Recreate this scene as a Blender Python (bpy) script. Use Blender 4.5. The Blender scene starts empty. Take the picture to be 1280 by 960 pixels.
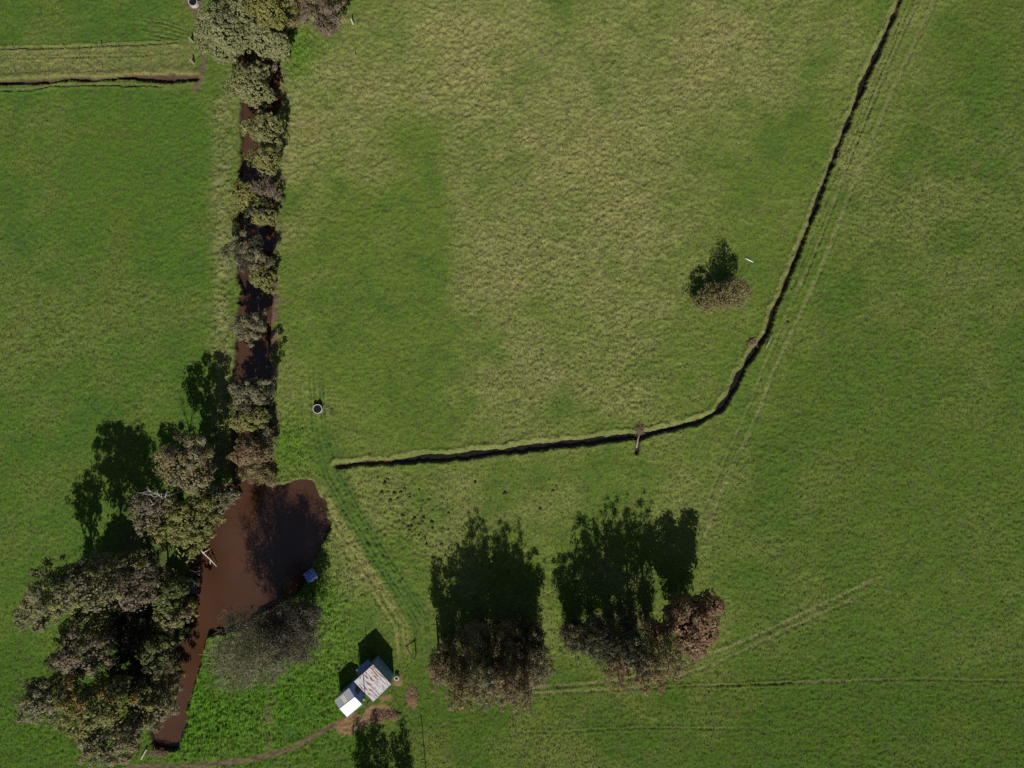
import bpy, math, random
import numpy as np
from mathutils import Vector

rng = np.random.default_rng(7)
random.seed(7)
sc = bpy.context.scene
C = sc.collection
H = 120.0                      # drone height above the paddock
S = 2 * H * math.tan(math.radians(36.5)) / 1280.0   # metres on the ground per survey unit

# ------------------------------------------------------------------ helpers
def W(u, v):
    return (u - 640.0) * S, (480.0 - v) * S

def tag(o, label=None, cat=None, group=None, kind=None):
    if label: o['label'] = label
    if cat: o['category'] = cat
    if group: o['group'] = group
    if kind: o['kind'] = kind
    return o

def empty(name, loc, label, cat, group=None, rz=0.0):
    o = bpy.data.objects.new(name, None)
    C.objects.link(o)
    o.location = loc
    o.rotation_euler = (0, 0, rz)
    o.empty_display_size = 0.3
    return tag(o, label, cat, group)

def mesh_np(name, verts, faces, col=None, smooth=False):
    """verts (n,3), faces (m,k) numpy -> mesh; col (n,3) point colour"""
    verts = np.asarray(verts, np.float32); faces = np.asarray(faces, np.int32)
    me = bpy.data.meshes.new(name)
    k = faces.shape[1]
    me.vertices.add(len(verts)); me.vertices.foreach_set('co', verts.ravel())
    me.loops.add(faces.size); me.loops.foreach_set('vertex_index', faces.ravel())
    me.polygons.add(len(faces))
    me.polygons.foreach_set('loop_start', np.arange(0, faces.size, k, dtype=np.int32))
    me.polygons.foreach_set('use_smooth', np.full(len(faces), smooth, dtype=bool))
    if col is not None:
        a = me.attributes.new('Col', 'FLOAT_COLOR', 'POINT')
        c4 = np.ones((len(verts), 4), np.float32); c4[:, :3] = col
        a.data.foreach_set('color', c4.ravel())
    me.update(calc_edges=True)
    return me

def link(name, me, mat, parent=None, loc=None):
    o = bpy.data.objects.new(name, me)
    C.objects.link(o)
    if mat: me.materials.append(mat)
    if parent: o.parent = parent
    if loc: o.location = loc
    return o

class MB:
    """collects shapes into one mesh"""
    def __init__(self): self.v = []; self.f = []
    def add(self, vs, fs):
        n = len(self.v); self.v += [tuple(p) for p in vs]
        self.f += [tuple(i + n for i in f) for f in fs]
    def box(self, c, d, rz=0.0, taper=1.0):
        cx, cy, cz = c; a, b, h = d[0] / 2, d[1] / 2, d[2] / 2
        co, si = math.cos(rz), math.sin(rz); vs = []
        for z, t in ((-h, 1), (h, taper)):
            for x, y in ((-a, -b), (a, -b), (a, b), (-a, b)):
                x *= t; y *= t
                vs.append((cx + x * co - y * si, cy + x * si + y * co, cz + z))
        self.add(vs, [(3, 2, 1, 0), (4, 5, 6, 7), (0, 1, 5, 4), (1, 2, 6, 5), (2, 3, 7, 6), (3, 0, 4, 7)])
    def tube(self, pts, rad, n=7):
        pts = [Vector(p) for p in pts]
        rings = []
        for i, p in enumerate(pts):
            d = (pts[min(i + 1, len(pts) - 1)] - pts[max(i - 1, 0)]).normalized()
            a = d.orthogonal().normalized(); b = d.cross(a)
            r = rad[i] if isinstance(rad, (list, tuple)) else rad
            rings.append([p + (a * math.cos(t) + b * math.sin(t)) * r for t in [2 * math.pi * k / n for k in range(n)]])
        vs = [q for r in rings for q in r]; fs = []
        for i in range(len(rings) - 1):
            for k in range(n):
                fs.append((i * n + k, i * n + (k + 1) % n, (i + 1) * n + (k + 1) % n, (i + 1) * n + k))
        fs.append(tuple(range(n - 1, -1, -1))); m = (len(rings) - 1) * n
        fs.append(tuple(range(m, m + n)))
        self.add(vs, fs)
    def sheet(self, p00, p10, p11, p01, t=0.03, nx=1, ny=1, wave=0.0, along=0):
        """a bent sheet of thickness t between four corners, ribs (waves) across nx"""
        P = [Vector(p) for p in (p00, p10, p11, p01)]
        nrm = (P[1] - P[0]).cross(P[3] - P[0]).normalized()
        top = []; bot = []
        for j in range(ny + 1):
            for i in range(nx + 1):
                a, b = i / nx, j / ny
                q = (P[0] * (1 - a) + P[1] * a) * (1 - b) + (P[3] * (1 - a) + P[2] * a) * b
                w = wave * (1 if i % 2 else -1)
                top.append(q + nrm * (t / 2 + w)); bot.append(q - nrm * (t / 2 - w))
        m = len(top); fs = []; k = nx + 1
        for j in range(ny):
            for i in range(nx):
                a = j * k + i
                fs.append((a, a + 1, a + k + 1, a + k)); fs.append((m + a + k, m + a + k + 1, m + a + 1, m + a))
        for i in range(nx):
            fs.append((i + 1, i, m + i, m + i + 1)); a = ny * k + i
            fs.append((a, a + 1, m + a + 1, m + a))
        for j in range(ny):
            a = j * k; fs.append((a, a + k, m + a + k, m + a)); a = j * k + nx
            fs.append((a + k, a, m + a, m + a + k))
        self.add(top + bot, fs)
    def build(self, name, mat, parent=None, smooth=False):
        me = bpy.data.meshes.new(name)
        me.from_pydata(self.v, [], self.f); me.update()
        if smooth:
            for p in me.polygons: p.use_smooth = True
        return link(name, me, mat, parent)

# ---- lattice noise on numpy
_T = {}
def _tab(seed):
    if seed not in _T: _T[seed] = np.random.default_rng(seed + 991).random((256, 256)).astype(np.float32)
    return _T[seed]
def vnoise(x, y, scale, seed):
    t = _tab(seed); x = x / scale + 1000.37; y = y / scale + 1000.71
    xi = np.floor(x).astype(np.int64); yi = np.floor(y).astype(np.int64)
    fx = (x - xi).astype(np.float32); fy = (y - yi).astype(np.float32)
    fx = fx * fx * (3 - 2 * fx); fy = fy * fy * (3 - 2 * fy)
    a, b, c, d = xi & 255, (xi + 1) & 255, yi & 255, (yi + 1) & 255
    return (t[a, c] * (1 - fx) + t[b, c] * fx) * (1 - fy) + (t[a, d] * (1 - fx) + t[b, d] * fx) * fy
def fbm(x, y, scale, seed, octv=4, gain=0.55):
    s = 0.0; amp = 1.0; tot = 0.0
    for i in range(octv):
        ca, sa = math.cos(i * 1.1), math.sin(i * 1.1)
        s = s + amp * vnoise(x * ca - y * sa, x * sa + y * ca, scale / 2 ** i, seed + 17 * i); tot += amp; amp *= gain
    return s / tot
def ss(a, b, x):
    t = np.clip((x - a) / (b - a), 0, 1); return t * t * (3 - 2 * t)
def pdist(u, v, pts):
    """distance, signed side (+ = right of travel on the map) and parameter to a polyline"""
    best = np.full(u.shape, 1e9, np.float32); side = np.zeros(u.shape, np.float32); par = np.zeros(u.shape, np.float32)
    for i in range(len(pts) - 1):
        (x0, y0), (x1, y1) = pts[i], pts[i + 1]
        dx, dy = x1 - x0, y1 - y0; L2 = dx * dx + dy * dy
        t = np.clip(((u - x0) * dx + (v - y0) * dy) / L2, 0, 1)
        ex, ey = u - x0 - t * dx, v - y0 - t * dy
        d = np.sqrt(ex * ex + ey * ey)
        m = d < best
        best = np.where(m, d, best); side = np.where(m, np.sign(dx * ey - dy * ex), side); par = np.where(m, i + t, par)
    return best, side, par
def inside(u, v, poly):
    r = np.zeros(u.shape, bool); n = len(poly)
    for i in range(n):
        (x0, y0), (x1, y1) = poly[i], poly[(i + 1) % n]
        if y0 == y1: continue
        c = ((y0 > v) != (y1 > v)) & (u < (x1 - x0) * (v - y0) / (y1 - y0) + x0)
        r ^= c
    return r
def blob(u, v, cu, cv, ru, rv, rot=0.0):
    c, s = math.cos(rot), math.sin(rot); a, b = u - cu, v - cv
    p, q = (a * c + b * s) / ru, (-a * s + b * c) / rv
    return np.exp(-(p * p + q * q))

# ------------------------------------------------------------------ materials
def mat(name, base, rough=0.8, metal=0.0, var=0.0, vscale=3.0, attr=False, bump=0.0, bscale=20.0, spec=0.3, stain=None, transl=0.0):
    m = bpy.data.materials.new(name); m.use_nodes = True
    nt = m.node_tree; N = nt.nodes; L = nt.links
    b = N['Principled BSDF']; b.inputs['Roughness'].default_value = rough
    b.inputs['Metallic'].default_value = metal; b.inputs['Specular IOR Level'].default_value = spec
    tc = N.new('ShaderNodeTexCoord')
    if attr:
        a = N.new('ShaderNodeAttribute'); a.attribute_name = 'Col'; out = a.outputs['Color']
    else:
        r = N.new('ShaderNodeRGB'); r.outputs[0].default_value = (*base, 1); out = r.outputs[0]
    if var > 0:
        n = N.new('ShaderNodeTexNoise'); n.inputs['Scale'].default_value = vscale; n.inputs['Detail'].default_value = 5
        L.new(tc.outputs['Object'], n.inputs['Vector'])
        mr = N.new('ShaderNodeMapRange'); mr.inputs['From Min'].default_value = 0.3; mr.inputs['From Max'].default_value = 0.7
        mr.inputs['To Min'].default_value = 1 - var; mr.inputs['To Max'].default_value = 1 + var
        L.new(n.outputs['Fac'], mr.inputs['Value'])
        mx = N.new('ShaderNodeVectorMath'); mx.operation = 'SCALE'
        L.new(out, mx.inputs[0]); L.new(mr.outputs[0], mx.inputs['Scale']); out = mx.outputs[0]
    if stain:
        col, lo, hi, sc_vec = stain
        mp = N.new('ShaderNodeCombineXYZ')
        for ax, dvec in enumerate(sc_vec):
            dp = N.new('ShaderNodeVectorMath'); dp.operation = 'DOT_PRODUCT'; dp.inputs[1].default_value = dvec
            L.new(tc.outputs['Object'], dp.inputs[0]); L.new(dp.outputs['Value'], mp.inputs[ax])
        n = N.new('ShaderNodeTexNoise'); n.inputs['Scale'].default_value = 1.0; n.inputs['Detail'].default_value = 4
        L.new(mp.outputs[0], n.inputs['Vector'])
        mr = N.new('ShaderNodeMapRange'); mr.inputs['From Min'].default_value = lo; mr.inputs['From Max'].default_value = hi
        L.new(n.outputs['Fac'], mr.inputs['Value'])
        mx = N.new('ShaderNodeMix'); mx.data_type = 'RGBA'
        L.new(mr.outputs[0], mx.inputs['Factor']); L.new(out, mx.inputs['A']); mx.inputs['B'].default_value = (*col, 1)
        out = mx.outputs['Result']
    L.new(out, b.inputs['Base Color'])
    if transl > 0:
        tr_ = N.new('ShaderNodeBsdfTranslucent'); ms = N.new('ShaderNodeMixShader'); ms.inputs[0].default_value = transl
        L.new(out, tr_.inputs['Color']); L.new(b.outputs[0], ms.inputs[1]); L.new(tr_.outputs[0], ms.inputs[2])
        L.new(ms.outputs[0], N['Material Output'].inputs['Surface'])
    if bump > 0:
        n = N.new('ShaderNodeTexNoise'); n.inputs['Scale'].default_value = bscale; n.inputs['Detail'].default_value = 4
        L.new(tc.outputs['Object'], n.inputs['Vector'])
        bp = N.new('ShaderNodeBump'); bp.inputs['Strength'].default_value = bump; bp.inputs['Distance'].default_value = 0.1
        L.new(n.outputs['Fac'], bp.inputs['Height']); L.new(bp.outputs[0], b.inputs['Normal'])
    return m

M_ground = mat('pasture', (.1, .1, .1), 0.95, attr=True, var=0.22, vscale=3.0, bump=0.5, bscale=4.0, spec=0.05)
M_grass = mat('grass_blades', (.1, .1, .1), 0.8, attr=True, spec=0.12)
M_leaf = mat('leaves', (.1, .1, .1), 0.6, attr=True, spec=0.25, transl=.28)
M_bark = mat('bark', (.20, .165, .13), 0.9, var=0.35, vscale=2.5, spec=0.1)
M_deadwood = mat('bleached_wood', (.55, .50, .44), 0.85, var=0.2, vscale=5, spec=0.1)
M_water = mat('muddy_water', (.062, .029, .0165), 0.10, var=0.22, vscale=0.09, bump=0.03, bscale=1.2, spec=0.5)
M_black = mat('ditch_water', (.014, .011, .009), 0.2, var=0.2, vscale=.5, spec=0.3)
M_timber = mat('weathered_timber', (.30, .26, .21), 0.9, var=0.3, vscale=6, spec=0.1)
M_darktimber = mat('dark_timber', (.12, .09, .07), 0.9, var=0.3, vscale=6, spec=0.1)
M_concrete = mat('concrete', (.46, .44, .39), 0.85, var=0.15, vscale=6)
M_trough = mat('trough_water', (.012, .014, .016), 0.1)
M_rust = mat('rusty_iron', (.50, .50, .53), 0.55, 0.25, var=0.15, vscale=1.3,
             stain=((.26, .10, .04), .52, .58, ((.67 * .9, -.74 * .9, 0), (.74 * 4.5, .67 * 4.5, 0), (0, 0, 1))))
M_skytintiron = mat('sky_tinted_iron', (.24, .32, .54), 0.5, 0.1, var=0.22, vscale=1.2)  # galvanised iron; blue skylight on shaded walls put into the base colour
M_greyiron = mat('grey_iron', (.42, .44, .49), 0.5, 0.2, var=0.08, vscale=1.5)  # doors and gutters; on the small shed's roof the grey carries shade
M_whiteiron = mat('white_iron', (.80, .80, .80), 0.45, var=0.04, vscale=1.5)  # on the small shed's roof the white carries the sunlit glare
M_skylight = mat('skylight_sheet', (.62, .60, .42), 0.5)
M_tarp = mat('blue_tarp', (.24, .36, .85), 0.5, var=0.3, vscale=3)
M_paleboard = mat('pale_board', (.72, .72, .72), 0.6)
M_metalgrey = mat('galvanised', (.35, .36, .38), 0.5, 0.5)
M_brush = mat('dead_brush', (.22, .14, .10), 0.9, var=0.4, vscale=4, spec=0.1)
M_stone = mat('pale_stone', (.6, .58, .54), 0.8)

# ------------------------------------------------------------------ map of the paddock (survey units: 1 unit = S metres)
D1 = [(1200, -160), (1126, 0), (1113, 32), (1100, 62), (1086, 92), (1075, 118), (1060, 156), (1048, 185), (1032, 228), (1018, 268),
      (1002, 308), (985, 350), (968, 390), (960, 416), (945, 438), (925, 470), (914, 494), (899, 514), (878, 526), (845, 535), (800, 545),
      (760, 550), (700, 556), (640, 563), (580, 570), (540, 573), (500, 577), (455, 579), (422, 583)]
SPUR = [(799, 545), (797, 556), (796, 566)]
D2 = [(-220, 112), (0, 103), (60, 101), (90, 98), (120, 99), (160, 96), (200, 98), (244, 97)]
D2B = [(-220, 122), (0, 114), (40, 112), (70, 107), (140, 106), (190, 107), (205, 109)]
EDGE1 = [(-220, 66), (0, 61), (30, 60), (60, 60), (110, 58), (140, 56), (200, 54), (240, 52)]
EDGE2 = [(0, 73), (50, 73), (120, 70), (180, 69), (240, 62)]
PONDP = [(300, 596), (330, 607), (345, 606), (374, 600), (384, 599), (391, 604), (396, 613), (407, 632), (407, 645), (411, 652), (406, 668), (404, 686), (396, 700),
         (384, 716), (380, 732), (372, 742), (345, 760), (322, 770), (300, 786), (272, 792), (258, 798), (252, 826), (243, 856), (236, 884),
         (232, 914), (224, 938), (205, 942), (190, 938), (186, 920), (196, 880), (206, 830), (222, 770), (232, 720), (240, 672), (262, 636), (280, 610)]
CREEK_V = [-260, 0, 60, 130, 200, 300, 360, 400, 470, 520, 560, 600]
CREEK_L = [290, 292, 295, 298, 297, 300, 298, 292, 290, 291, 291, 290]
CREEK_R = [356, 352, 350, 348, 343, 344, 338, 338, 336, 337, 335, 332]
TRK_FARM = [(392, 440), (398, 540), (412, 590), (440, 640), (470, 690), (500, 735), (525, 775), (530, 820)]
TRK_A1 = [(560, 868), (660, 861), (720, 856), (768, 852), (840, 836), (880, 822), (910, 810), (950, 793), (1000, 770), (1060, 741), (1120, 712)]
TRK_A2 = [(560, 876), (665, 868), (730, 864), (800, 860), (850, 846), (890, 832), (930, 814), (980, 789), (1040, 762), (1090, 738)]
TRK_B = [(800, 862), (840, 859), (900, 857), (960, 855), (1010, 853), (1060, 851), (1140, 849), (1280, 852), (1500, 850)]
TRK_C1 = [(1222, -120), (1160, 20), (1133, 76), (1096, 160), (1068, 228), (1042, 296), (1024, 340), (1000, 394), (983, 430), (966, 466),
          (950, 510), (930, 556), (908, 600), (890, 645), (874, 700)]
TRK_C2 = [(1204, -120), (1144, 10), (1120, 62), (1084, 146), (1056, 214), (1032, 282), (1012, 330), (990, 378), (972, 420), (955, 458), (938, 505), (916, 555), (896, 598), (876, 650)]
TRK_D = [(640, 916), (700, 916), (760, 912), (800, 910), (880, 911), (960, 912)]
PATH = [(425, 903), (400, 916), (360, 938), (310, 951), (250, 957), (180, 958), (60, 985), (-100, 1020)]
SOILP = [(232, -40), (244, 8), (248, 45), (255, 75), (254, 96), (243, 110)]

def fields(x, y):
    """height, colour, grass length/density for ground points"""
    u = (x / S + 640).astype(np.float32); v = (480 - y / S).astype(np.float32)
    x = x.astype(np.float32); y = y.astype(np.float32)
    n60 = fbm(x, y, 26, 1, 4); n12 = fbm(x, y, 6, 2, 4); n3 = fbm(x, y, 1.6, 3, 3); n1 = fbm(x, y, .75, 4, 2, .7)
    wob = (fbm(x, y, 5, 5, 3) - .5) * 2
    wob2 = (fbm(x, y, 1.3, 6, 3) - .5) * 2
    d1, s1, p1 = pdist(u, v, D1)
    right = np.where(v < 560, s1 < 0, False)
    # east side of the long drain
    trkC, _, _ = pdist(u, v, TRK_C1)
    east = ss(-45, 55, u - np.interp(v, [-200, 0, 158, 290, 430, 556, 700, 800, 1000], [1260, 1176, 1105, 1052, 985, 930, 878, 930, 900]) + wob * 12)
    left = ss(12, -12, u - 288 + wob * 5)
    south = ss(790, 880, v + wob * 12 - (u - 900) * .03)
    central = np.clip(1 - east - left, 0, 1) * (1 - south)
    # dryness of the sward
    dry = .24 + .34 * (n60 - .5) * 2 + .55 * (n12 - .5) * 2 + .18 * (fbm(x * .8 + y * .6, (y * .8 - x * .6) * 3, 7, 41, 3) - .5) * 2
    dry = dry + central * (.36 * blob(u, v, 680, 110, 200, 130) + .42 * blob(u, v, 905, 70, 90, 60) + .32 * blob(u, v, 660, 330, 120, 150)
          + .32 * blob(u, v, 800, 300, 110, 130) + .42 * blob(u, v, 385, 160, 40, 110) + .34 * blob(u, v, 650, 470, 200, 60) + .36 * blob(u, v, 640, 625, 190, 40)
          - .7 * blob(u, v, 520, 330, 36, 190) - .65 * blob(u, v, 425, 262, 55, 60) - .5 * blob(u, v, 450, 440, 75, 110) - .35 * blob(u, v, 690, 400, 40, 45)
          - .3 * blob(u, v, 980, 300, 60, 150, .3) - .30 * blob(u, v, 840, 430, 90, 70) - .4 * blob(u, v, 615, 155, 10, 14) - .25 * blob(u, v, 520, 170, 40, 30))
    dry = dry + left * .30 * (blob(u, v, 60, 35, 60, 25) + blob(u, v, 205, 28, 30, 22) + .8 * blob(u, v, 40, 150, 60, 30) + .6 * blob(u, v, 20, 300, 50, 60)) - left * (.14 + .25 * blob(u, v, 190, 190, 90, 90)) + left * .22 * blob(u, v, 40, 420, 110, 200) + left * .62 * ss(250, 278, u + wob * 6) * ss(115, 130, v)
    dry = dry + central * .14 * ss(500, 0, v) - east * .17 + east * .06 * ss(600, 100, v) + east * .16 * blob(u, v, 1190, 330, 130, 170) - south * .2  # dryness also carries the northward brightening of sunlit grass as paler colour
    band = ss(48, 54, v - (u - 240) * -.03) * ss(100, 92, v) * ss(250, 240, u)
    dry = dry + band * (.42 + .35 * ss(.4, .6, vnoise(x * .15, y, 1.7, 61)))
    dry = np.clip(dry, 0, 1)
    lush = np.clip(blob(u, v, 330, 880, 85, 70) + .9 * blob(u, v, 400, 740, 28, 60, -.4) + blob(u, v, 240, 900, 40, 60) + .7 * blob(u, v, 365, 560, 30, 40)
                   + .8 * blob(u, v, 375, 65, 26, 40) + .5 * blob(u, v, 425, 860, 40, 70) + .35 * blob(u, v, 60, 900, 120, 60), 0, 1)
    lush = lush * ss(.3, .55, n12 * .5 + n3 * .5 + .1)
    A = lambda *c: np.array(c, np.float32)
    def mixc(c, d, t): return c + (d - c) * t[:, None]
    col = np.tile(A(.092, .140, .022), (len(u), 1))
    col = mixc(col, A(.060, .118, .016), left * .82)  # outer fields' own greens, with lens edge falloff darkened into them
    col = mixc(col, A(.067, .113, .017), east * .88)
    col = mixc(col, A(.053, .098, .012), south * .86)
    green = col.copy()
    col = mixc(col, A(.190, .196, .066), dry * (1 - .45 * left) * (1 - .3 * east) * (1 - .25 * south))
    straw = np.clip((n3 - .56) * 3.0, 0, 1) * dry * ss(.25, .6, dry)
    col = mixc(col, A(.27, .24, .12), straw * .5)
    deep = np.clip((.47 - n12 * .7 - n3 * .3) * 4, 0, 1) * (1 - dry) * (1 - .4 * east)
    col = mixc(col, A(.043, .102, .019), deep * .6)
    yel = np.clip((n12 - .58) * 4, 0, 1) * (1 - lush) * np.clip(left + south + east * .5, 0, 1)
    col = mixc(col, A(.088, .125, .016), yel * .5)
    col = mixc(col, A(.068, .165, .012), lush * .85)
    col = mixc(col, A(.175, .175, .062), band * (.35 + .35 * ss(.4, .6, n3)))
    weed = np.clip((vnoise(x, y, 1.1, 71) - .90) * 14, 0, 1) * ss(.45, .6, fbm(x, y, 14, 72, 2))
    col = mixc(col, A(.035, .075, .018), weed * .7)
    tuss = np.exp(-((u - 277 + wob * 6) / 11) ** 2) * ss(112, 128, v) * ss(610, 560, v)
    col = mixc(col, A(.165, .175, .062), tuss * (.3 + .6 * ss(.35, .6, n3)))
    # relief of the sward
    rough = (.6 + .8 * n60) * np.clip(.42 + .42 * dry * np.clip(central + .4 * left, 0, 1) + .5 * lush + .12 * east, .2, 1.15)
    rough = rough + .5 * blob(u, v, 500, 665, 40, 50) + .55 * np.exp(-((u - 279) / 13) ** 2) * ss(115, 130, v) * ss(600, 560, v)
    z = (fbm(x, y, 40, 8, 3) - .5) * .5
    ns = fbm(x * .8 + y * .6, (y * .8 - x * .6) * 2.2, 2.2, 31, 3)
    nd = fbm(x, y * 1.7, .9, 33, 2, .7)
    z = z + rough * ((n3 - .5) * .26 + (n1 - .5) * .21 + (nd - .5) * .20 + (ns - .5) * .14 + (vnoise(x, y * 1.3, .42, 35) - .5) * .42)
    z = z + (np.random.default_rng(3).random(len(u)).astype(np.float32) - .5) * .07 * rough
    glen = .12 + .16 * dry + .22 * lush
    gden = np.ones_like(u)
    # wheel tracks and mown edges
    def track(pts, w, depth, dcol, amt, ridge=0.0):
        nonlocal z, col
        d, s, p = pdist(u, v, pts)
        d = d + wob2 * 1.3
        fade = np.clip(np.minimum(p, len(pts) - 1 - p) * 1.6, 0, 1)
        m = ss(w, w * .4, d) * fade
        z = z - m * depth + ridge * ss(w * 2.2, w * 1.2, d) * ss(w * .6, w, d) * fade
        col = mixc(col, A(*dcol), m * amt * (.55 + .45 * ss(.35, .6, n3)))
        return d, s, fade
    track(TRK_A1, 3.0, .06, (.185, .175, .075), .75, .05)
    track(TRK_A2, 3.0, .06, (.175, .168, .070), .7, .05)
    track(TRK_B[:5], 2.0, .12, (.105, .095, .040), .5, .14); track(TRK_B[3:7], 2.4, .05, (.15, .115, .07), .65, .06); track(TRK_B[5:], 2.0, .09, (.10, .11, .04), .55, .07)
    track(TRK_D, 2.0, .10, (.10, .12, .035), .5, .1)
    track(TRK_C1, 3.6, .06, (.185, .19, .078), .6, .08)
    track(TRK_C2, 2.6, .08, (.165, .175, .07), .5, .10)
    for off in (-10, 10, 17, 24):
        track([(a + off, b - off * .35) for a, b in D1[:13]], 1.3, .12, (.12, .13, .045), .35, .1)
    track(EDGE1, 2.0, .22, (.05, .07, .02), .5, .12)
    track(EDGE2, 1.6, .12, (.07, .09, .025), .4, .1)
    track(D2B, 1.8, .30, (.07, .055, .035), .7, .15)
    for k in range(5):
        track([(160 + k * 5, 22 + k * 6), (205, 28 + k * 6), (238, 40 + k * 4)], 1.4, .16, (.09, .12, .035), .5, .14)
    for off in (-7, -2, 5, 9):
        track([(a + off, b - off * .5) for a, b in TRK_FARM], 1.7, .17, (.034, .066, .016), .9, .08)
    for off in (-17, -22, -30):
        track([(a + off, b - off * .4) for a, b in TRK_FARM[2:]], 3.0, .10, (.22, .205, .075), .85, .08)
    df, _, _ = pdist(u, v, TRK_FARM)
    col = mixc(col, A(.052, .108, .017), ss(20, 9, df + wob * 6) * .75 * ss(500, 580, v) * ss(815, 770, v) * (.6 + .4 * ss(.35, .6, n12)))
    # bare soil
    soil = np.zeros_like(u)
    ds, _, _ = pdist(u, v, SOILP); soil = np.maximum(soil, ss(4.5, 2.0, ds + wob2 * 1.5) * .85)
    dp, _, _ = pdist(u, v, PATH); soil = np.maximum(soil, ss(5, 2.2, dp + wob2 * 1.6) * .8)
    soil = np.maximum(soil, ss(12, 9, np.hypot(u - 243, v - 5) + wob2 * 2) * .9)
    soil = np.maximum(soil, ss(9, 6, np.hypot(u - 398, v - 511) + wob2 * 2) * .35)
    yard = np.maximum(blob(u, v, 440, 905, 20, 13, -.5), np.maximum(blob(u, v, 470, 893, 30, 12, -.35), .8 * blob(u, v, 497, 852, 8, 9)))
    yard = np.maximum(yard, .75 * blob(u, v, 484, 873, 16, 8)); yard = np.maximum(yard, .7 * blob(u, v, 514, 872, 9, 17))
    yard = ss(.34, .6, yard + (n3 - .5) * .5)
    # channels: creek, pond, drains
    cl = np.interp(v, CREEK_V, CREEK_L) + wob * 5 + wob2 * 3.2
    cr = np.interp(v, CREEK_V, CREEK_R) + wob * 4 + wob2 * 3
    dc = np.where(v < 604, np.minimum(u - cl, cr - u), -50)
    dc = np.minimum(dc, 604 - v)
    dpn, _, _ = pdist(u, v, PONDP + [PONDP[0]])
    dpn = np.where(inside(u, v, PONDP), dpn, -dpn) + wob2 * 4.5 + wob * 4.0
    dch = np.maximum(dc, dpn)
    chan = ss(-1.5, 4.0, dch)
    bankR = ss(14, 4, u - cr) * ss(-3, 0, u - cr) * np.clip(ss(330, 400, v) * ss(610, 560, v) + .6 * ss(60, 80, v) * ss(150, 120, v) + .5 * ss(180, 210, v), 0, 1)
    soil = np.maximum(soil, bankR * ss(.36, .52, n12 * .6 + n3 * .4))
    wD = np.interp(p1, [0, 14, 19, 27], [3.3, 3.0, 3.8, 4.4]) + wob * 2.2 + wob2 * 3.0
    wD = wD * np.clip(.9 + .25 * (p1 > 16), .9, 1.15)
    sd1 = d1 * s1
    wall = np.clip(6.5 + wob * 2.5 + wob2 * 2.0, 3.5, 9)
    dn = wD * .42 + wob2 * .6
    ditch = np.where(sd1 > 0, 1 - .96 * ss(dn, dn + wall, sd1) ** .7, ss(wD, wD * .4, d1))
    ditch = np.where(sd1 > dn + wall, 0, ditch)
    ditch = np.where(d1 > 20, 0, ditch)
    grasswall = (d1 < 20) & (sd1 > dn + .4) & (sd1 < dn + wall)
    dsp, _, _ = pdist(u, v, SPUR); ditch = np.maximum(ditch, ss(3.2, 1.2, dsp + wob2 * .6) * .8)
    d2, s2, p2 = pdist(u, v, D2)
    w2 = np.interp(u, [0, 60, 130, 180, 215, 245], [3.0, 4.2, 2.8, 4.6, 7.5, 5.0]) + wob * 1.6 + wob2 * 1.2
    dit2 = ss(w2, w2 * .4, d2) * np.clip(.35 + 1.3 * ss(.4, .65, fbm(x, y, 5, 51, 2)) + ss(180, 195, u), .3, 1.1)
    # lip of the drains: spoil bank and dry tussock, sun-side brightness painted in
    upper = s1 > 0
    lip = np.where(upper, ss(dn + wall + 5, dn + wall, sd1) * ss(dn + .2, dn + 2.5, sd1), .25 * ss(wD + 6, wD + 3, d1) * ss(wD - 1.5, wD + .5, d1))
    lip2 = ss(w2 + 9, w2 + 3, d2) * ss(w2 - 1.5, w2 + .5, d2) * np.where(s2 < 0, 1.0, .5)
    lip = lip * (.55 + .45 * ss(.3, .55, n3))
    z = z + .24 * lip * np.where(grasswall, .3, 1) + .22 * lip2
    rib = np.where(upper, ss(dn + wall + 3, dn + wall, sd1) * ss(dn + .2, dn + 1.5, sd1), 0)  # brightness of the sun-facing wall put into a pale ribbon
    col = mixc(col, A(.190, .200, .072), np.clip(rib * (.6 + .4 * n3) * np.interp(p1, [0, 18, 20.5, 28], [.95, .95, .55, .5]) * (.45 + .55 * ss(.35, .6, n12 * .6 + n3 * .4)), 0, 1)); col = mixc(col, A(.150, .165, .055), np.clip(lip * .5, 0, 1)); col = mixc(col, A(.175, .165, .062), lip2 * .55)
    blip = ss(-9, -3, dch) * (1 - chan); z = z + .12 * blip
    depth = np.maximum(chan * 1.75, np.maximum(ditch * (1.0 + .5 * wob), dit2 * .95))
    z = np.where(depth > .02, z * (1 - np.clip(depth, 0, 1)) - depth, z)
    z = z + .5 * blob(u, v, 478, 900, 24, 6, -.3) * 1.0
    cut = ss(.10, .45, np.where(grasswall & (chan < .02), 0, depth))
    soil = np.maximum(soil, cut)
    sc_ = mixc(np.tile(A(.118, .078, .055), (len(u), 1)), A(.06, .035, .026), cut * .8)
    sc_ = sc_ * (.75 + .5 * n3)[:, None]
    grassy = np.clip(1 - soil + (n1 - .55) * .6 * (soil < .95), 0, 1)
    # upper drain wall keeps its straw and painted sun-side paleness
    col = mixc(sc_, col, grassy)
    col = mixc(col, A(.235, .125, .080) * 1.0, yard * (.55 + .45 * n3))
    # ground under tree clumps: leaf litter
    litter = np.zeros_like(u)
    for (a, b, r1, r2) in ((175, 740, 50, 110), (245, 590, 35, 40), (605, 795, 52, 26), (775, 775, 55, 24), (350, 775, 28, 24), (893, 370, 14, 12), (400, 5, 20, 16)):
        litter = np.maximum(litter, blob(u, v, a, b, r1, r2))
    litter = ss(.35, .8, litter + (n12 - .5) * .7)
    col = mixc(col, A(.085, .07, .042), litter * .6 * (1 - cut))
    bare = np.maximum(np.maximum(soil, yard), litter * .5)
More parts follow.
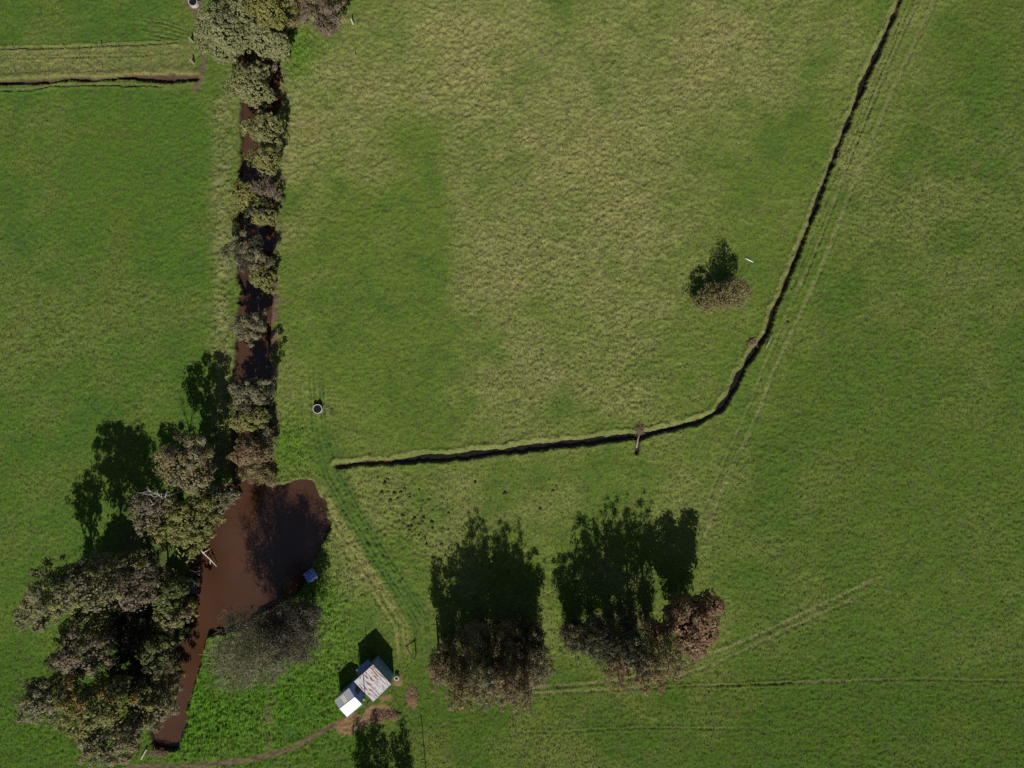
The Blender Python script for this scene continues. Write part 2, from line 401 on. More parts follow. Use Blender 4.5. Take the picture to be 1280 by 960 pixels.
    gden = gden * np.clip(1 - bare * 1.25, 0, 1)
    gden = gden * (1 - .75 * ss(30, 12, np.maximum(df, 0) * 1.6))
    return z, np.clip(col * (.90 + .2 * n1)[:, None], 0, 1), glen, gden

# ------------------------------------------------------------------ ground: one sheet out to the horizon
def axis(a, b, step, far):
    core = list(np.arange(a, b + step / 2, step)); d = step; hi = []; p = core[-1]
    while p < far:
        d *= 1.22; p += d; hi.append(p)
    d = step; lo = []; p = core[0]
    while p > -far:
        d *= 1.22; p -= d; lo.append(p)
    return np.array(lo[::-1] + core + hi)
gx = axis(-100, 100, .2, 4000); gy = axis(-76, 78, .2, 4000)
X, Y = np.meshgrid(gx, gy)
nx, ny = len(gx), len(gy)
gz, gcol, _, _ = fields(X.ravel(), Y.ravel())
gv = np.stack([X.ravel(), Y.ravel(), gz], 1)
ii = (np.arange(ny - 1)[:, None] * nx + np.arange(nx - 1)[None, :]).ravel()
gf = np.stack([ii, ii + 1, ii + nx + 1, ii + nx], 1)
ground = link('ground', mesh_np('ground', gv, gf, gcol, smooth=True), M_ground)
tag(ground, kind='structure')

# water sheets
def ngon(name, pts, z, m):
    me = bpy.data.meshes.new(name)
    me.from_pydata([(*W(a, b), z) for a, b in pts], [], [tuple(range(len(pts) - 1, -1, -1))]); me.update()
    if me.polygons[0].normal.z < 0: me.flip_normals()
    return tag(link(name, me, m), kind='structure')
def grow(poly, d):
    cx = sum(p[0] for p in poly) / len(poly); out = []
    n = len(poly)
    for i in range(n):
        (x0, y0), (x1, y1), (x2, y2) = poly[i - 1], poly[i], poly[(i + 1) % n]
        tx, ty = x2 - x0, y2 - y0; l = math.hypot(tx, ty)
        out.append((x1 + ty / l * d, y1 - tx / l * d))
    return out
ngon('pond', grow(PONDP, 6), -1.0, M_water)
ngon('creek', [(CREEK_L[i] - 6, CREEK_V[i]) for i in range(len(CREEK_V))] + [(CREEK_R[i] + 6, CREEK_V[i]) for i in range(len(CREEK_V) - 1, -1, -1)], -.96, M_water)
def strip(name, pts, w, z, m):
    mb = MB(); L = []; R = []
    for i, (a, b) in enumerate(pts):
        p, q = pts[max(i - 1, 0)], pts[min(i + 1, len(pts) - 1)]
        tx, ty = q[0] - p[0], q[1] - p[1]; l = math.hypot(tx, ty)
        L.append((*W(a - ty / l * w, b + tx / l * w), z)); R.append((*W(a + ty / l * w, b - tx / l * w), z))
    mb.add(L + R, [(i, i + 1, len(L) + i + 1, len(L) + i) for i in range(len(L) - 1)])
    o = mb.build(name, m); 
    if o.data.polygons[0].normal.z < 0: o.data.flip_normals()
    return tag(o, kind='structure')
strip('drain_water', D1[:-1], 4.5, -.82, M_black)

# grass blades over the paddock (nobody could count them)
NT = 330000
tx = rng.uniform(-98, 98, NT); ty = rng.uniform(-74, 76, NT)
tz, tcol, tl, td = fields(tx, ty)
keep = rng.random(NT) < td
tx, ty, tz, tcol, tl = tx[keep], ty[keep], tz[keep], tcol[keep], tl[keep]
n = len(tx); K = 3
bx = np.repeat(tx, K) + rng.normal(0, .07, n * K); by = np.repeat(ty, K) + rng.normal(0, .07, n * K)
bz = np.repeat(tz, K) - .03
az = rng.uniform(0, 2 * np.pi, n * K); ln = np.repeat(tl, K) * rng.uniform(.7, 1.5, n * K)
lean = rng.uniform(.25, 1.1, n * K); wd = rng.uniform(.03, .065, n * K)
dx, dy = np.cos(az), np.sin(az)
bv = np.empty((n * K, 3, 3), np.float32)
bv[:, 0] = np.stack([bx - dy * wd, by + dx * wd, bz], 1); bv[:, 1] = np.stack([bx + dy * wd, by - dx * wd, bz], 1)
bv[:, 2] = np.stack([bx + dx * ln * np.sin(lean), by + dy * ln * np.sin(lean), bz + ln * np.cos(lean) + .03], 1)
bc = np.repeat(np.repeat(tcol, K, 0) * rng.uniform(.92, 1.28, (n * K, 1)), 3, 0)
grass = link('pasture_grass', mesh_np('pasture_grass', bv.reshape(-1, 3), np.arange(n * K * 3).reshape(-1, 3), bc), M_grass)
tag(grass, 'short green and straw coloured pasture grass all over the paddocks', 'grass', kind='stuff')

# ------------------------------------------------------------------ trees
PAL = {  # two leaf tones for each kind of crown
    'olive':   ((.220, .215, .068), (.142, .146, .046)),
    'green':   ((.145, .160, .046), (.090, .108, .032)),
    'lime':    ((.230, .225, .060), (.165, .168, .046)),
    'sage':    ((.255, .262, .118), (.195, .202, .088)),
    'grey':    ((.215, .200, .112), (.140, .132, .074)),
    'brown':   ((.240, .200, .095), (.160, .132, .064)),
    'red':     ((.245, .160, .088), (.170, .116, .062)),
    'rust':    ((.255, .155, .088), (.170, .104, .058)),
    'twig':    ((.115, .098, .074), (.080, .068, .050)),
    'purple':  ((.215, .170, .120), (.145, .114, .082)),
    'orange':  ((.240, .165, .050), (.175, .125, .038)),
    'dark':    ((.068, .066, .036), (.042, .042, .024)),  # dark leaves; mostly shade between crowns put into the tone
}
def ground_z(x, y):
    return float(fields(np.array([x]), np.array([y]))[0][0])

def leaf_cloud(R, cen, rad, per, size, pal, r):
    """leaf sprays over clump shells; cen (L,3), rad (L,)"""
    c1, c2 = np.array(PAL[pal][0]), np.array(PAL[pal][1])
    per_l = np.maximum(8, (per * (rad / rad.mean()) ** 2)).astype(int)
    ci = np.repeat(np.arange(len(cen)), per_l); n = len(ci)
    d = r.normal(size=(n, 3)); d[:, 2] += .25; d /= np.linalg.norm(d, axis=1, keepdims=True)
    rr = rad[ci] * (r.uniform(.2, 1.0, n) ** .3) * r.uniform(.9, 1.1, n)
    p = cen[ci] + d * rr[:, None] * np.array([1, 1, .85])
    nn = d * .8 + np.array([0, 0, .35]) + r.normal(size=(n, 3)) * .22; nn /= np.linalg.norm(nn, axis=1, keepdims=True)
    t = np.cross(nn, r.normal(size=(n, 3))); t /= np.linalg.norm(t, axis=1, keepdims=True)
    b = np.cross(nn, t)
    s = size * r.uniform(.6, 1.3, n)[:, None]; w = s * r.uniform(.6, .95, n)[:, None]
    v = np.stack([p - t * s * .5 - b * w * .35, p + b * w * .5 - t * s * .2, p + t * s * .5 + b * w * .3, p - b * w * .5 + t * s * .25], 1)
    tone = r.random(len(cen)); lobe = r.uniform(.82, 1.18, len(cen))
    mixf = np.clip(tone[ci] + r.normal(0, .08, n), 0, 1)[:, None]
    c = (c1 * mixf + c2 * (1 - mixf)) * lobe[ci][:, None] * r.uniform(.93, 1.08, n)[:, None]
    return v.reshape(-1, 3), np.repeat(c, 4, 0)

def twig_cloud(cen, rad, per, pal, r, wid=.035):
    c1 = np.array(PAL[pal][0])
    n = len(cen) * per; ci = np.repeat(np.arange(len(cen)), per)
    d = r.normal(size=(n, 3)); d[:, 2] = np.abs(d[:, 2]) * .8 + .15; d /= np.linalg.norm(d, axis=1, keepdims=True)
    a = cen[ci] + r.normal(size=(n, 3)) * rad[ci][:, None] * .38
    l = rad[ci] * r.uniform(.5, 1.15, n)
    e = a + d * l[:, None]
    t = np.cross(d, r.normal(size=(n, 3))); t /= np.linalg.norm(t, axis=1, keepdims=True)
    v = np.stack([a - t * wid, a + t * wid, e + t * wid * .4, e - t * wid * .4], 1)
    c = c1 * r.uniform(.6, 1.5, n)[:, None]
    return v.reshape(-1, 3), np.repeat(c, 4, 0)

def tree(name, label, group, base, zc, rx, ry, rz, pal, seed, nl=42, per=110, leaf=.32, lobe=.30, twigs=0, twigpal=None, gap=.0,
         lean=(0, 0), pal2=None, mix2=0.0, top=False, trunk_r=None, dead=False, cat='tree', rot=0.0, skirt=.5, shell=.42, dome=0, bigskirt=1.0):
    """base: survey units; zc crown centre height; rx, ry, rz crown semi axes in metres"""
    r = np.random.default_rng(seed)
    x, y = W(*base); z0 = ground_z(x, y)
    root = empty(name, (x, y, z0), label, cat, group)
    # clump centres spread over the crown ellipsoid, upper shell favoured, uneven outline; a skirt of lower boughs below
    cen = []
    minr = lobe * (rx + ry) / 2
    nsk = int(nl * skirt)
    tries = 0
    while len(cen) < nl and tries < nl * 30:
        tries += 1
        d = r.normal(size=3); d /= np.linalg.norm(d)
        if d[2] < -.75: continue
        q = r.uniform(.12, 1.0) ** shell
        az_ = math.atan2(d[1], d[0])
        ex = 1 + .20 * math.sin(3 * az_ + seed) + .13 * math.sin(5 * az_ + seed * 2.3) + .10 * math.sin(8 * az_ + seed * 1.7)
        p = np.array([d[0] * rx * ex, d[1] * ry * ex, d[2] * rz * (1 + .15 * math.sin(2 * az_ + seed))]) * q
        if gap > 0 and vnoise(np.array([p[0] + p[2] * .5]), np.array([p[1]]), 1.6, seed)[0] < gap: continue
        if cen and min(np.linalg.norm((p - c) * np.array([1, 1, .8])) for c in cen) < minr * .55: continue
        cen.append(p)
    lowest = max(.5, .06 * zc)
    for k in range(nsk):
        t_ = r.random(); a_ = r.uniform(0, 6.28); q = math.sqrt(r.random()) * (.30 + .55 * t_)
        cen.append(np.array([rx * q * math.cos(a_), ry * q * math.sin(a_), lowest + (zc - lowest) * t_ - zc]))
    cen = np.array(cen)
    cr_, sr_ = math.cos(rot), math.sin(rot)
    cen = np.stack([cen[:, 0] * cr_ - cen[:, 1] * sr_, cen[:, 0] * sr_ + cen[:, 1] * cr_, cen[:, 2]], 1)
    cen = cen + np.array([lean[0], lean[1], zc])
    rad = minr * r.uniform(.7, 1.3, len(cen))
    if nsk: rad[-nsk:] *= bigskirt
    vs, cs = [], []
    if not dead and per > 0:
        if pal2:
            m2 = r.random(len(cen)) < mix2
            sets = [(cen[~m2], rad[~m2], pal), (cen[m2], rad[m2], pal2)]
        else: sets = [(cen, rad, pal)]
        for ce, ra, pl in sets:
            if len(ce):
                a, b = leaf_cloud(None, ce, ra, per, leaf, pl, r); vs.append(a); cs.append(b)
    if dome:
        n_ = dome; d = r.normal(size=(n_, 3)); d[:, 2] = np.abs(d[:, 2]) * 1.0 - .15; d /= np.linalg.norm(d, axis=1, keepdims=True)
        az_ = np.arctan2(d[:, 1], d[:, 0]); ex = 1 + .20 * np.sin(3 * az_ + seed) + .13 * np.sin(5 * az_ + seed * 2.3) + .10 * np.sin(8 * az_ + seed * 1.7)
        bump_ = .94 + .18 * (vnoise(d[:, 0] * rx + d[:, 2], d[:, 1] * ry, .8, seed) - .5)
        p = np.stack([d[:, 0] * rx * ex, d[:, 1] * ry * ex, d[:, 2] * rz], 1) * bump_[:, None] + np.array([lean[0], lean[1], zc])
        nn = d + np.array([0, 0, .3]) + r.normal(size=(n_, 3)) * .3; nn /= np.linalg.norm(nn, axis=1, keepdims=True)
        t = np.cross(nn, r.normal(size=(n_, 3))); t /= np.linalg.norm(t, axis=1, keepdims=True); b = np.cross(nn, t)
        s_ = leaf * r.uniform(.8, 1.4, n_)[:, None]
        vs.append(np.stack([p - t * s_ * .5 - b * s_ * .3, p + b * s_ * .45 - t * s_ * .2, p + t * s_ * .5 + b * s_ * .25, p - b * s_ * .45 + t * s_ * .2], 1).reshape(-1, 3))
        c1, c2 = np.array(PAL[pal][0]), np.array(PAL[pal][1]); mf = vnoise(p[:, 0], p[:, 1], 1.1, seed + 5)[:, None]
        cs.append(np.repeat((c1 * mf + c2 * (1 - mf)) * r.uniform(.9, 1.1, n_)[:, None], 4, 0))
    if twigs:
        a, b = twig_cloud(cen, rad * 1.25, twigs, twigpal or pal, r); vs.append(a); cs.append(b)
    if vs:
        V = np.concatenate(vs); Cc = np.concatenate(cs)
        V[:, 2] = np.maximum(V[:, 2], .05)
        link('crown', mesh_np('crown', V, np.arange(len(V)).reshape(-1, 4), Cc), M_leaf, root)
    # trunk and limbs in one skin of tubes
    mb = MB(); tr = trunk_r or max(.07, .012 * (zc + rz))
    fork = max(.5, (zc - rz) * .75 + .15 * zc)
    fx, fy = lean[0] * .5, lean[1] * .5
    mb.tube([(0, 0, -.5), (.02, 0, .3), (fx * .5, fy * .5, fork * .55), (fx, fy, fork)], [tr * 1.35, tr * 1.1, tr * .9, tr * .75], 8)
    nlimb = min(len(cen), (14 if twigs < 25 else 60) if not dead else len(cen))
    for k in r.permutation(len(cen))[:nlimb]:
        c = cen[k]; st = Vector((fx, fy, fork * r.uniform(.75, 1.0)))
        e = Vector(c); mid = st.lerp(e, .5) + Vector((r.normal() * .25, r.normal() * .25, .12 * (e - st).length))
        mb.tube([st, mid, e], [tr * .5, tr * .3, tr * .1 + .012], 5)
        if dead:
            for q in range(3):
                e2 = e + Vector(r.normal(size=3)) * minr * .9
                mb.tube([mid.lerp(e, .4 + .2 * q), e2], [tr * .2 + .02, .015], 4)
    mb.build('trunk', M_deadwood if dead else M_bark, root, smooth=True)
    return root

def base_of(u, v, zc):
    """foot of the tree whose crown centre, zc metres up, is sighted at survey bearing (u, v) from the drone"""
    k = 1 - zc / H
    return 640 + (u - 640) * k, 480 + (v - 480) * k

def T(name, label, group, u, v, zc, rx, ry, rz, pal, seed, **kw):
    return tree(name, label, group, base_of(u, v, zc), zc, rx, ry, rz, pal, seed, **kw)

G1 = 'gum trees crowding the west bank of the pond'
def B(name, label, group, u, v, zc, rx, ry, rz, pal, seed, fine=.17, fill=1.0, leaf=.29, **kw):
    """broad-leaved crown made of many small rounded clumps"""
    rl = fine * (rx + ry) / 2
    nl = int(fill * 1.15 * (rx * ry + .55 * rz * (rx + ry)) / rl ** 2)
    per = int(13 * rl ** 2 * .62 / (.6 * leaf ** 2))
    kw.setdefault('skirt', .35)
    if name == 'paperbark_tree': kw.setdefault('dome', int(90 * rx * ry))
    if name == 'gum_tree' and not kw.get('bigskirt'): kw.setdefault('dome', int(26 * rx * ry))
    return T(name, label, group, u, v, zc, rx, ry, rz, pal, seed, nl=min(nl, 260), per=min(max(per, 14), 170), leaf=leaf, lobe=fine, **kw)
B('gum_tree', 'grey brown gum with a cauliflower crown at the northern tip of the pond clump', G1, 233, 580, 11.5, 4.40, 4.41, 4.2, 'brown', 11, fine=.17, pal2='grey', mix2=.35)
B('gum_tree', 'broad olive green gum with yellowish clumps overhanging the upper pond', G1, 229, 655, 10.5, 5.81, 4.68, 4.2, 'olive', 12, fine=.125, pal2='lime', mix2=.35)
B('gum_tree', 'small purplish grey gum beside the bare white limbs', G1, 188, 638, 9.0, 2.82, 3.24, 3.4, 'purple', 13, fill=.7, twigs=12, pal2='grey', mix2=.5)
B('gum_tree', 'small silvery grey gum leaning over the creek mouth', G1, 266, 628, 8.5, 2.46, 2.88, 3.0, 'grey', 14)
B('gum_tree', 'tall olive grey gum leaning furthest out over the west paddock', G1, 76, 736, 17.0, 3.87, 4.14, 6.0, 'olive', 15, fine=.16, pal2='grey', mix2=.55, skirt=.45)
B('gum_tree', 'tall grey gum with shadowed top between the leaning olive gum and the purple tree', G1, 116, 728, 16.0, 3.87, 3.78, 6.0, 'grey', 16, fine=.16, pal2='olive', mix2=.4, skirt=.45)
B('gum_tree', 'low olive gum tucked under the two tall western gums', G1, 114, 772, 10.0, 2.99, 2.52, 3.0, 'olive', 17, pal2='grey', mix2=.4)
B('gum_tree', 'sparse purple brown tree in the middle of the pond clump', G1, 168, 736, 11.0, 3.87, 3.06, 3.4, 'purple', 18, fill=.7, twigs=14, pal2='grey', mix2=.3, skirt=.4)
B('gum_tree', 'rounded dark green gum at the pond edge below the fallen white branch', G1, 203, 745, 9.5, 2.90, 2.88, 3.0, 'green', 19)
B('gum_tree', 'compact green gum with a pinkish top closest to the open pond', G1, 209, 776, 8.5, 2.99, 2.52, 2.8, 'olive', 20, pal2='purple', mix2=.3)
B('gum_tree', 'purple brown gum on the west side above the lone round bush', G1, 106, 812, 12.0, 4.22, 3.78, 4.6, 'purple', 21, fill=.8, twigs=10, pal2='brown', mix2=.5, skirt=.4)
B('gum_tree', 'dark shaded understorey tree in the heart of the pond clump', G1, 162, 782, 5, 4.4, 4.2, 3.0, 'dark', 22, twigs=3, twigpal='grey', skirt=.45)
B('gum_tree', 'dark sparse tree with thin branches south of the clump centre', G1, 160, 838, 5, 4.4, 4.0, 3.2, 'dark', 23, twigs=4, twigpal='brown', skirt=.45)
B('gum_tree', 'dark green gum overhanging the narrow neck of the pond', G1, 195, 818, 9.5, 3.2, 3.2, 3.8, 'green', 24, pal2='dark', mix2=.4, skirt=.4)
B('gum_tree', 'grey feathery gum at the southwest corner of the clump', G1, 58, 872, 14.0, 3.70, 3.42, 4.6, 'grey', 25, twigs=8, pal2='olive', mix2=.3, skirt=.45)
B('gum_tree', 'big yellowish olive gum filling the south of the clump', G1, 116, 882, 14.0, 5.10, 4.50, 5.4, 'olive', 26, fine=.15, pal2='orange', mix2=.3, skirt=.45)
B('gum_tree', 'grey brown gum hanging furthest south toward the dirt path', G1, 138, 922, 13.0, 4.75, 3.96, 4.6, 'grey', 27, fine=.15, twigs=6, pal2='brown', mix2=.4, skirt=.45)
B('gum_tree', 'soft grey olive gum over the tail of the pond', G1, 181, 886, 10.5, 3.7, 4.0, 4.2, 'grey', 28, fine=.14, pal2='olive', mix2=.4, skirt=.4)
B('round_bush', 'dark round bush on the west side of the pond clump', None, 76, 824, 3.0, 1.9, 1.9, 1.8, 'dark', 29, fine=.26, cat='bush')
B('gum_tree', 'narrow grey gum in the pond clump nearest the west paddock with its own slim shadow', G1, 50, 764, 14.0, 2.82, 2.34, 4.6, 'grey', 30, pal2='olive', mix2=.5, skirt=.4)
# creek line
G2 = 'trees along the creek'
B('paperbark_tree', 'broad pale sage tree at the top left of the creek row beside the ring trough', G2, 272, 33, 7.8, 3.70, 4.06, 3.15, 'sage', 41, fine=.105, fill=1.25, shell=.22, leaf=.24)
B('paperbark_tree', 'sage tree hanging over the creek bed just above the first dark pool', G2, 321, 40, 7.8, 3.97, 2.90, 2.94, 'sage', 42, fine=.105, fill=1.25, shell=.22, leaf=.24)
B('paperbark_tree', 'yellow green tree at the top right of the creek row', G2, 335, 13, 8.3, 3.19, 2.74, 2.94, 'lime', 43, fine=.105, fill=1.25, shell=.22, leaf=.24)
B('paperbark_tree', 'sage tree at the upper frame edge between the pale and the yellow green trees', G2, 302, 5, 8.3, 2.84, 2.74, 2.94, 'sage', 44, fine=.105, fill=1.25, shell=.22, leaf=.24)
B('paperbark_tree', 'low sage tree spilling onto the west bank below the broad pale tree', G2, 277, 58, 5.8, 2.24, 2.32, 2.31, 'sage', 45, fine=.105, fill=1.25, shell=.22, leaf=.24)
B('paperbark_tree', 'low sage tree on the east bank beside the bare strip', G2, 347, 55, 5.3, 1.81, 2.32, 2.10, 'sage', 46, fine=.105, fill=1.25, shell=.22, leaf=.24)
B('dead_shrub', 'bare purplish shrub between the sage tree and the round olive tree', G2, 327, 78, 3.4, 2.2, 1.7, 1.5, 'purple', 47, fill=.6, fine=.3, twigs=50, cat='shrub')
B('paperbark_tree', 'round olive sage tree over the creek with a square dark shadow to its right', G2, 308, 101, 7.0, 3.70, 3.32, 2.94, 'sage', 48, fine=.105, fill=1.25, shell=.22, leaf=.24, pal2='olive', mix2=.5)
B('paperbark_tree', 'round olive tree with dark veins below the reddish open water', G2, 327, 159, 6.2, 3.36, 2.90, 2.73, 'olive', 49, fine=.12, fill=1.1, shell=.25, leaf=.24, pal2='sage', mix2=.5)
B('paperbark_tree', 'ragged olive tree pointing west above the bare pinkish shrub', G2, 328, 198, 5.8, 3.01, 2.07, 2.31, 'olive', 50, fine=.17, leaf=.25, gap=.25)
B('paperbark_tree', 'yellow green bush on the west bank next to the bare pinkish shrub', G2, 302, 238, 5.0, 2.24, 2.32, 2.10, 'lime', 51, fine=.105, fill=1.25, shell=.22, leaf=.24)
B('dead_shrub', 'bare pinkish shrub beside the yellow green bush', G2, 332, 238, 3.4, 2.4, 2.5, 1.8, 'purple', 52, fill=.6, fine=.26, twigs=45, cat='shrub')
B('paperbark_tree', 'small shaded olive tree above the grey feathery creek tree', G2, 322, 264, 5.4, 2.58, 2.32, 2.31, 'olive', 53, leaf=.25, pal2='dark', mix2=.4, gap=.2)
B('casuarina_tree', 'large dark grey feathery tree leaning over the west creek bank', G2, 304, 312, 6.8, 3.53, 3.40, 3.15, 'grey', 54, fine=.18, leaf=.25, twigs=10, pal2='dark', mix2=.3, gap=.22)
B('paperbark_tree', 'small olive tree squeezed between the two grey creek trees', G2, 324, 346, 5.2, 2.16, 2.16, 2.10, 'olive', 55, leaf=.25)
B('casuarina_tree', 'smaller grey feathery tree above the blackest creek pool', G2, 306, 409, 6.6, 3.01, 2.58, 2.94, 'grey', 56, fine=.18, leaf=.25, twigs=10)
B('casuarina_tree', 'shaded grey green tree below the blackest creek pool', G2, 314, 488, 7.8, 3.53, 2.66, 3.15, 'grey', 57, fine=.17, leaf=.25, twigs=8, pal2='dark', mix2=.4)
B('paperbark_tree', 'olive tree with yellow clumps on the lower west creek bank', G2, 304, 520, 6.8, 2.84, 2.82, 2.94, 'olive', 58, leaf=.25, pal2='lime', mix2=.3)
B('paperbark_tree', 'rusty brown tree at the mouth of the creek above the pond', G2, 307, 566, 7.0, 2.92, 2.32, 2.94, 'red', 59, leaf=.25, pal2='brown', mix2=.6)
B('dead_shrub', 'tangle of bare brown twigs hanging into the top of the pond', G2, 318, 594, 3.2, 2.9, 2.3, 2.0, 'brown', 60, fill=.6, fine=.26, twigs=40, cat='shrub')
B('dead_shrub', 'bare grey brown scrub on the east creek bank beside the rusty tree', G2, 329, 545, 3.4, 2.1, 3.0, 1.9, 'grey', 61, fill=.7, fine=.26, twigs=30, cat='shrub')
B('bare_tree', 'purplish bare tree with white limbs at the top edge east of the creek', None, 404, 12, 6.5, 3.7, 3.7, 3.2, 'purple', 62, fill=.7, twigs=30, pal2='brown', mix2=.3)
B('bare_tree', 'thin brown tree with almost no leaves between the yellow green and the purplish trees', None, 372, 8, 5, 2.4, 3.2, 2.4, 'brown', 63, fill=.35, fine=.24, twigs=40, twigpal='orange', pal2='olive', mix2=.4)
# dead white limbs in the clump
tree('dead_tree', 'dead tree with bare bleached white limbs poking from the pond clump', None, base_of(196, 624, 13), 13, 1.9, 1.7, 1.6, 'grey', 64, nl=7, dead=True, lobe=.5, trunk_r=.10, skirt=0)
# sparse tall trees by the pond
tree('bare_tree', 'tallest sparse leafless tree on the grass spit south of the pond', None, (352, 776), 13, 5.8, 5.4, 9.0, 'twig', 65, nl=230, lobe=.17, per=8, twigs=27, leaf=.24, twigpal='grey', pal2='brown', mix2=.2, gap=.22, skirt=.5)
tree('bare_tree', 'lower sparse tree with shaded twigs beside the tallest leafless tree', None, (384, 762), 9.5, 4.8, 4.6, 6.5, 'twig', 68, nl=170, lobe=.19, per=28, twigs=30, leaf=.24, twigpal='twig', pal2='dark', mix2=.4, skirt=.4)
# lone tree in the middle paddock
tree('lone_tree', 'lone sparse greyish brown tree near the long drain', None, (892, 371), 5.4, 2.5, 2.4, 3.4, 'brown', 66, nl=70, lobe=.2, per=26, twigs=12, leaf=.24, pal2='olive', mix2=.4, lean=(2.0, 0), skirt=.8, bigskirt=1.9, dome=190)
tree('low_bush', 'low dense bush at the foot of the lone sparse tree', None, (879, 376), 2.8, 2.5, 2.4, 2.3, 'brown', 67, nl=60, lobe=.2, per=30, twigs=8, leaf=.24, pal2='olive', mix2=.4, cat='bush', skirt=.6, bigskirt=1.8, dome=200)

# western shelter clump
G3 = 'gum trees in the west shelter clump'
for (u, v, zc, rx, ry, rz, p, p2, sd, lab) in [
    (555, 834, 9.6, 2.8, 2.9, 5.0, 'brown', 'red', 71, 'reddish gum on the western end of the west clump beside the pale trunk'),
    (575, 862, 13.2, 2.5, 2.7, 5.4, 'brown', 'orange', 72, 'tall brown gum whose top hangs lowest on the west of the west clump'),
    (600, 856, 16.2, 2.5, 2.8, 6.0, 'brown', 'grey', 73, 'tall grey brown gum second from the west in the west clump'),
    (624, 852, 13.4, 2.6, 2.8, 5.2, 'red', 'grey', 74, 'tall gum with reddish tips in the middle of the west clump'),
    (648, 858, 15.4, 2.8, 3.0, 5.6, 'brown', 'red', 75, 'tall brown gum whose top hangs lowest on the east of the west clump'),
    (668, 834, 11.0, 3.0, 2.8, 4.8, 'grey', 'brown', 76, 'grey gum on the eastern end of the west clump'),
    (594, 806, 8.5, 3.3, 3.1, 4.2, 'brown', 'red', 77, 'short pinkish gum on the shady side of the west clump'),
    (634, 806, 8.5, 3.2, 3.0, 4.2, 'brown', 'red', 78, 'short brown gum tucked behind the east end of the west clump'),
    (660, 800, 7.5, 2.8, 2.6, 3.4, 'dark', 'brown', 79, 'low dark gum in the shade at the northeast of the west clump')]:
    B('gum_tree', lab, G3, u, v, zc, rx, ry, rz, p, sd, fill=.62, fine=.17, twigs=12, leaf=.24, pal2=p2, mix2=.45, gap=.10, skirt=.9, bigskirt=1.9)
G4 = 'gum trees in the east shelter clump'
for (u, v, zc, rx, ry, rz, p, p2, sd, lab, fl) in [
    (866, 778, 9.5, 4.9, 4.4, 4.0, 'rust', 'red', 81, 'round reddish gum on the eastern edge of the east clump', 1.0),
    (868, 812, 7.5, 2.2, 2.2, 2.6, 'red', 'brown', 82, 'small rusty gum under the round reddish gum', .6),
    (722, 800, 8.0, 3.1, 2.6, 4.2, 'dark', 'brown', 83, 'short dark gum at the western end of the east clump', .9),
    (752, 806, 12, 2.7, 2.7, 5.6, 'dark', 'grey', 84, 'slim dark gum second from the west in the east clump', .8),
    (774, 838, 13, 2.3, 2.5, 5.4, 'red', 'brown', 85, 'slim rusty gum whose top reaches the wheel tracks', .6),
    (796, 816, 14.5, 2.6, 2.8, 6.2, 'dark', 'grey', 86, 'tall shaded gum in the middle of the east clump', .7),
    (812, 844, 15, 2.5, 2.7, 5.2, 'red', 'brown', 87, 'gum of the east clump with a reddish brown tip hanging below the tracks', .62),
    (834, 824, 16, 3.2, 2.8, 6.0, 'brown', 'orange', 88, 'tallest orange brown gum between the tip below the tracks and the round reddish one', .62),
    (772, 800, 8.0, 2.2, 2.0, 2.6, 'orange', 'lime', 89, 'small yellow leaved gum in the shade of the east clump', .6)]:
    B('gum_tree', lab, G4, u, v, zc, rx, ry, rz, p, sd, fill=fl * (.75 if sd != 81 else 1.6), fine=.165 if sd != 81 else .22, twigs=11, leaf=.24 if sd != 81 else .36, pal2=p2, mix2=.4, gap=.10 if sd != 81 else 0, skirt=.9 if sd != 81 else .4, bigskirt=1.9 if sd != 81 else 1, dome=0 if sd != 81 else int(34 * rx * ry))
# trees just south of the sheds, their shadows reach the yard
G5 = 'slim trees beyond the south edge'
for (u, v, h, sd, lab) in [(458, 1000, 14, 91, 'slim tree beyond the south edge behind the white shed'), (478, 1000, 15, 92, 'slim tree beyond the south edge in line with the rusty shed'),
                           (508, 1002, 13, 93, 'slim tree beyond the south edge nearest the power pole')]:
    tree('slim_tree', lab, G5, (u, v), h * .55, 1.7, 1.7, h * .45, 'green', sd, nl=50, lobe=.38, per=60, leaf=.24, skirt=.45)

# rush tussocks in the rough corner
tus = []
for k in range(3):
    r = np.random.default_rng(200 + k)
    a, b = leaf_cloud(None, np.array([[0, 0, .22], [.16, .1, .2], [-.15, .06, .18]]), np.array([.34, .26, .26]), 60, .2, 'green', r)
    a[:, 2] = np.maximum(a[:, 2], -.02)
    tus.append(mesh_np('rush_tussock', a, np.arange(len(a)).reshape(-1, 4), b)); tus[-1].materials.append(M_leaf)
r = np.random.default_rng(5); k = 0
while k < 70:
    u_, v_ = r.normal(505, 26), r.normal(660, 34)
    if k > 58: u_, v_ = r.uniform(450, 720), r.uniform(600, 690)
    if u_ < 455 + (v_ - 600) * .62 + 12 or v_ < 596: continue
    x, y = W(u_, v_); o = bpy.data.objects.new('rush_tussock', tus[k % 3]); C.objects.link(o)
    s_ = r.uniform(.35, .9); o.location = (x, y, ground_z(x, y) - .02); o.scale = (s_, s_, s_ * r.uniform(.8, 1.2)); o.rotation_euler = (0, 0, r.uniform(0, 6.28))
    tag(o, 'dark clump of rushes in the rough grass between the long drain and the shelter clumps', 'rush clump', 'rush tussocks in the rough grass'); k += 1

# ------------------------------------------------------------------ sheds
def shed_frame(corners, zs):
    out = []
    for (u, v), z in zip(corners, zs):
        k = 1 - z / H
        x, y = W(640 + (u - 640) * k, 480 + (v - 480) * k); out.append(Vector((x, y, z)))
    return out
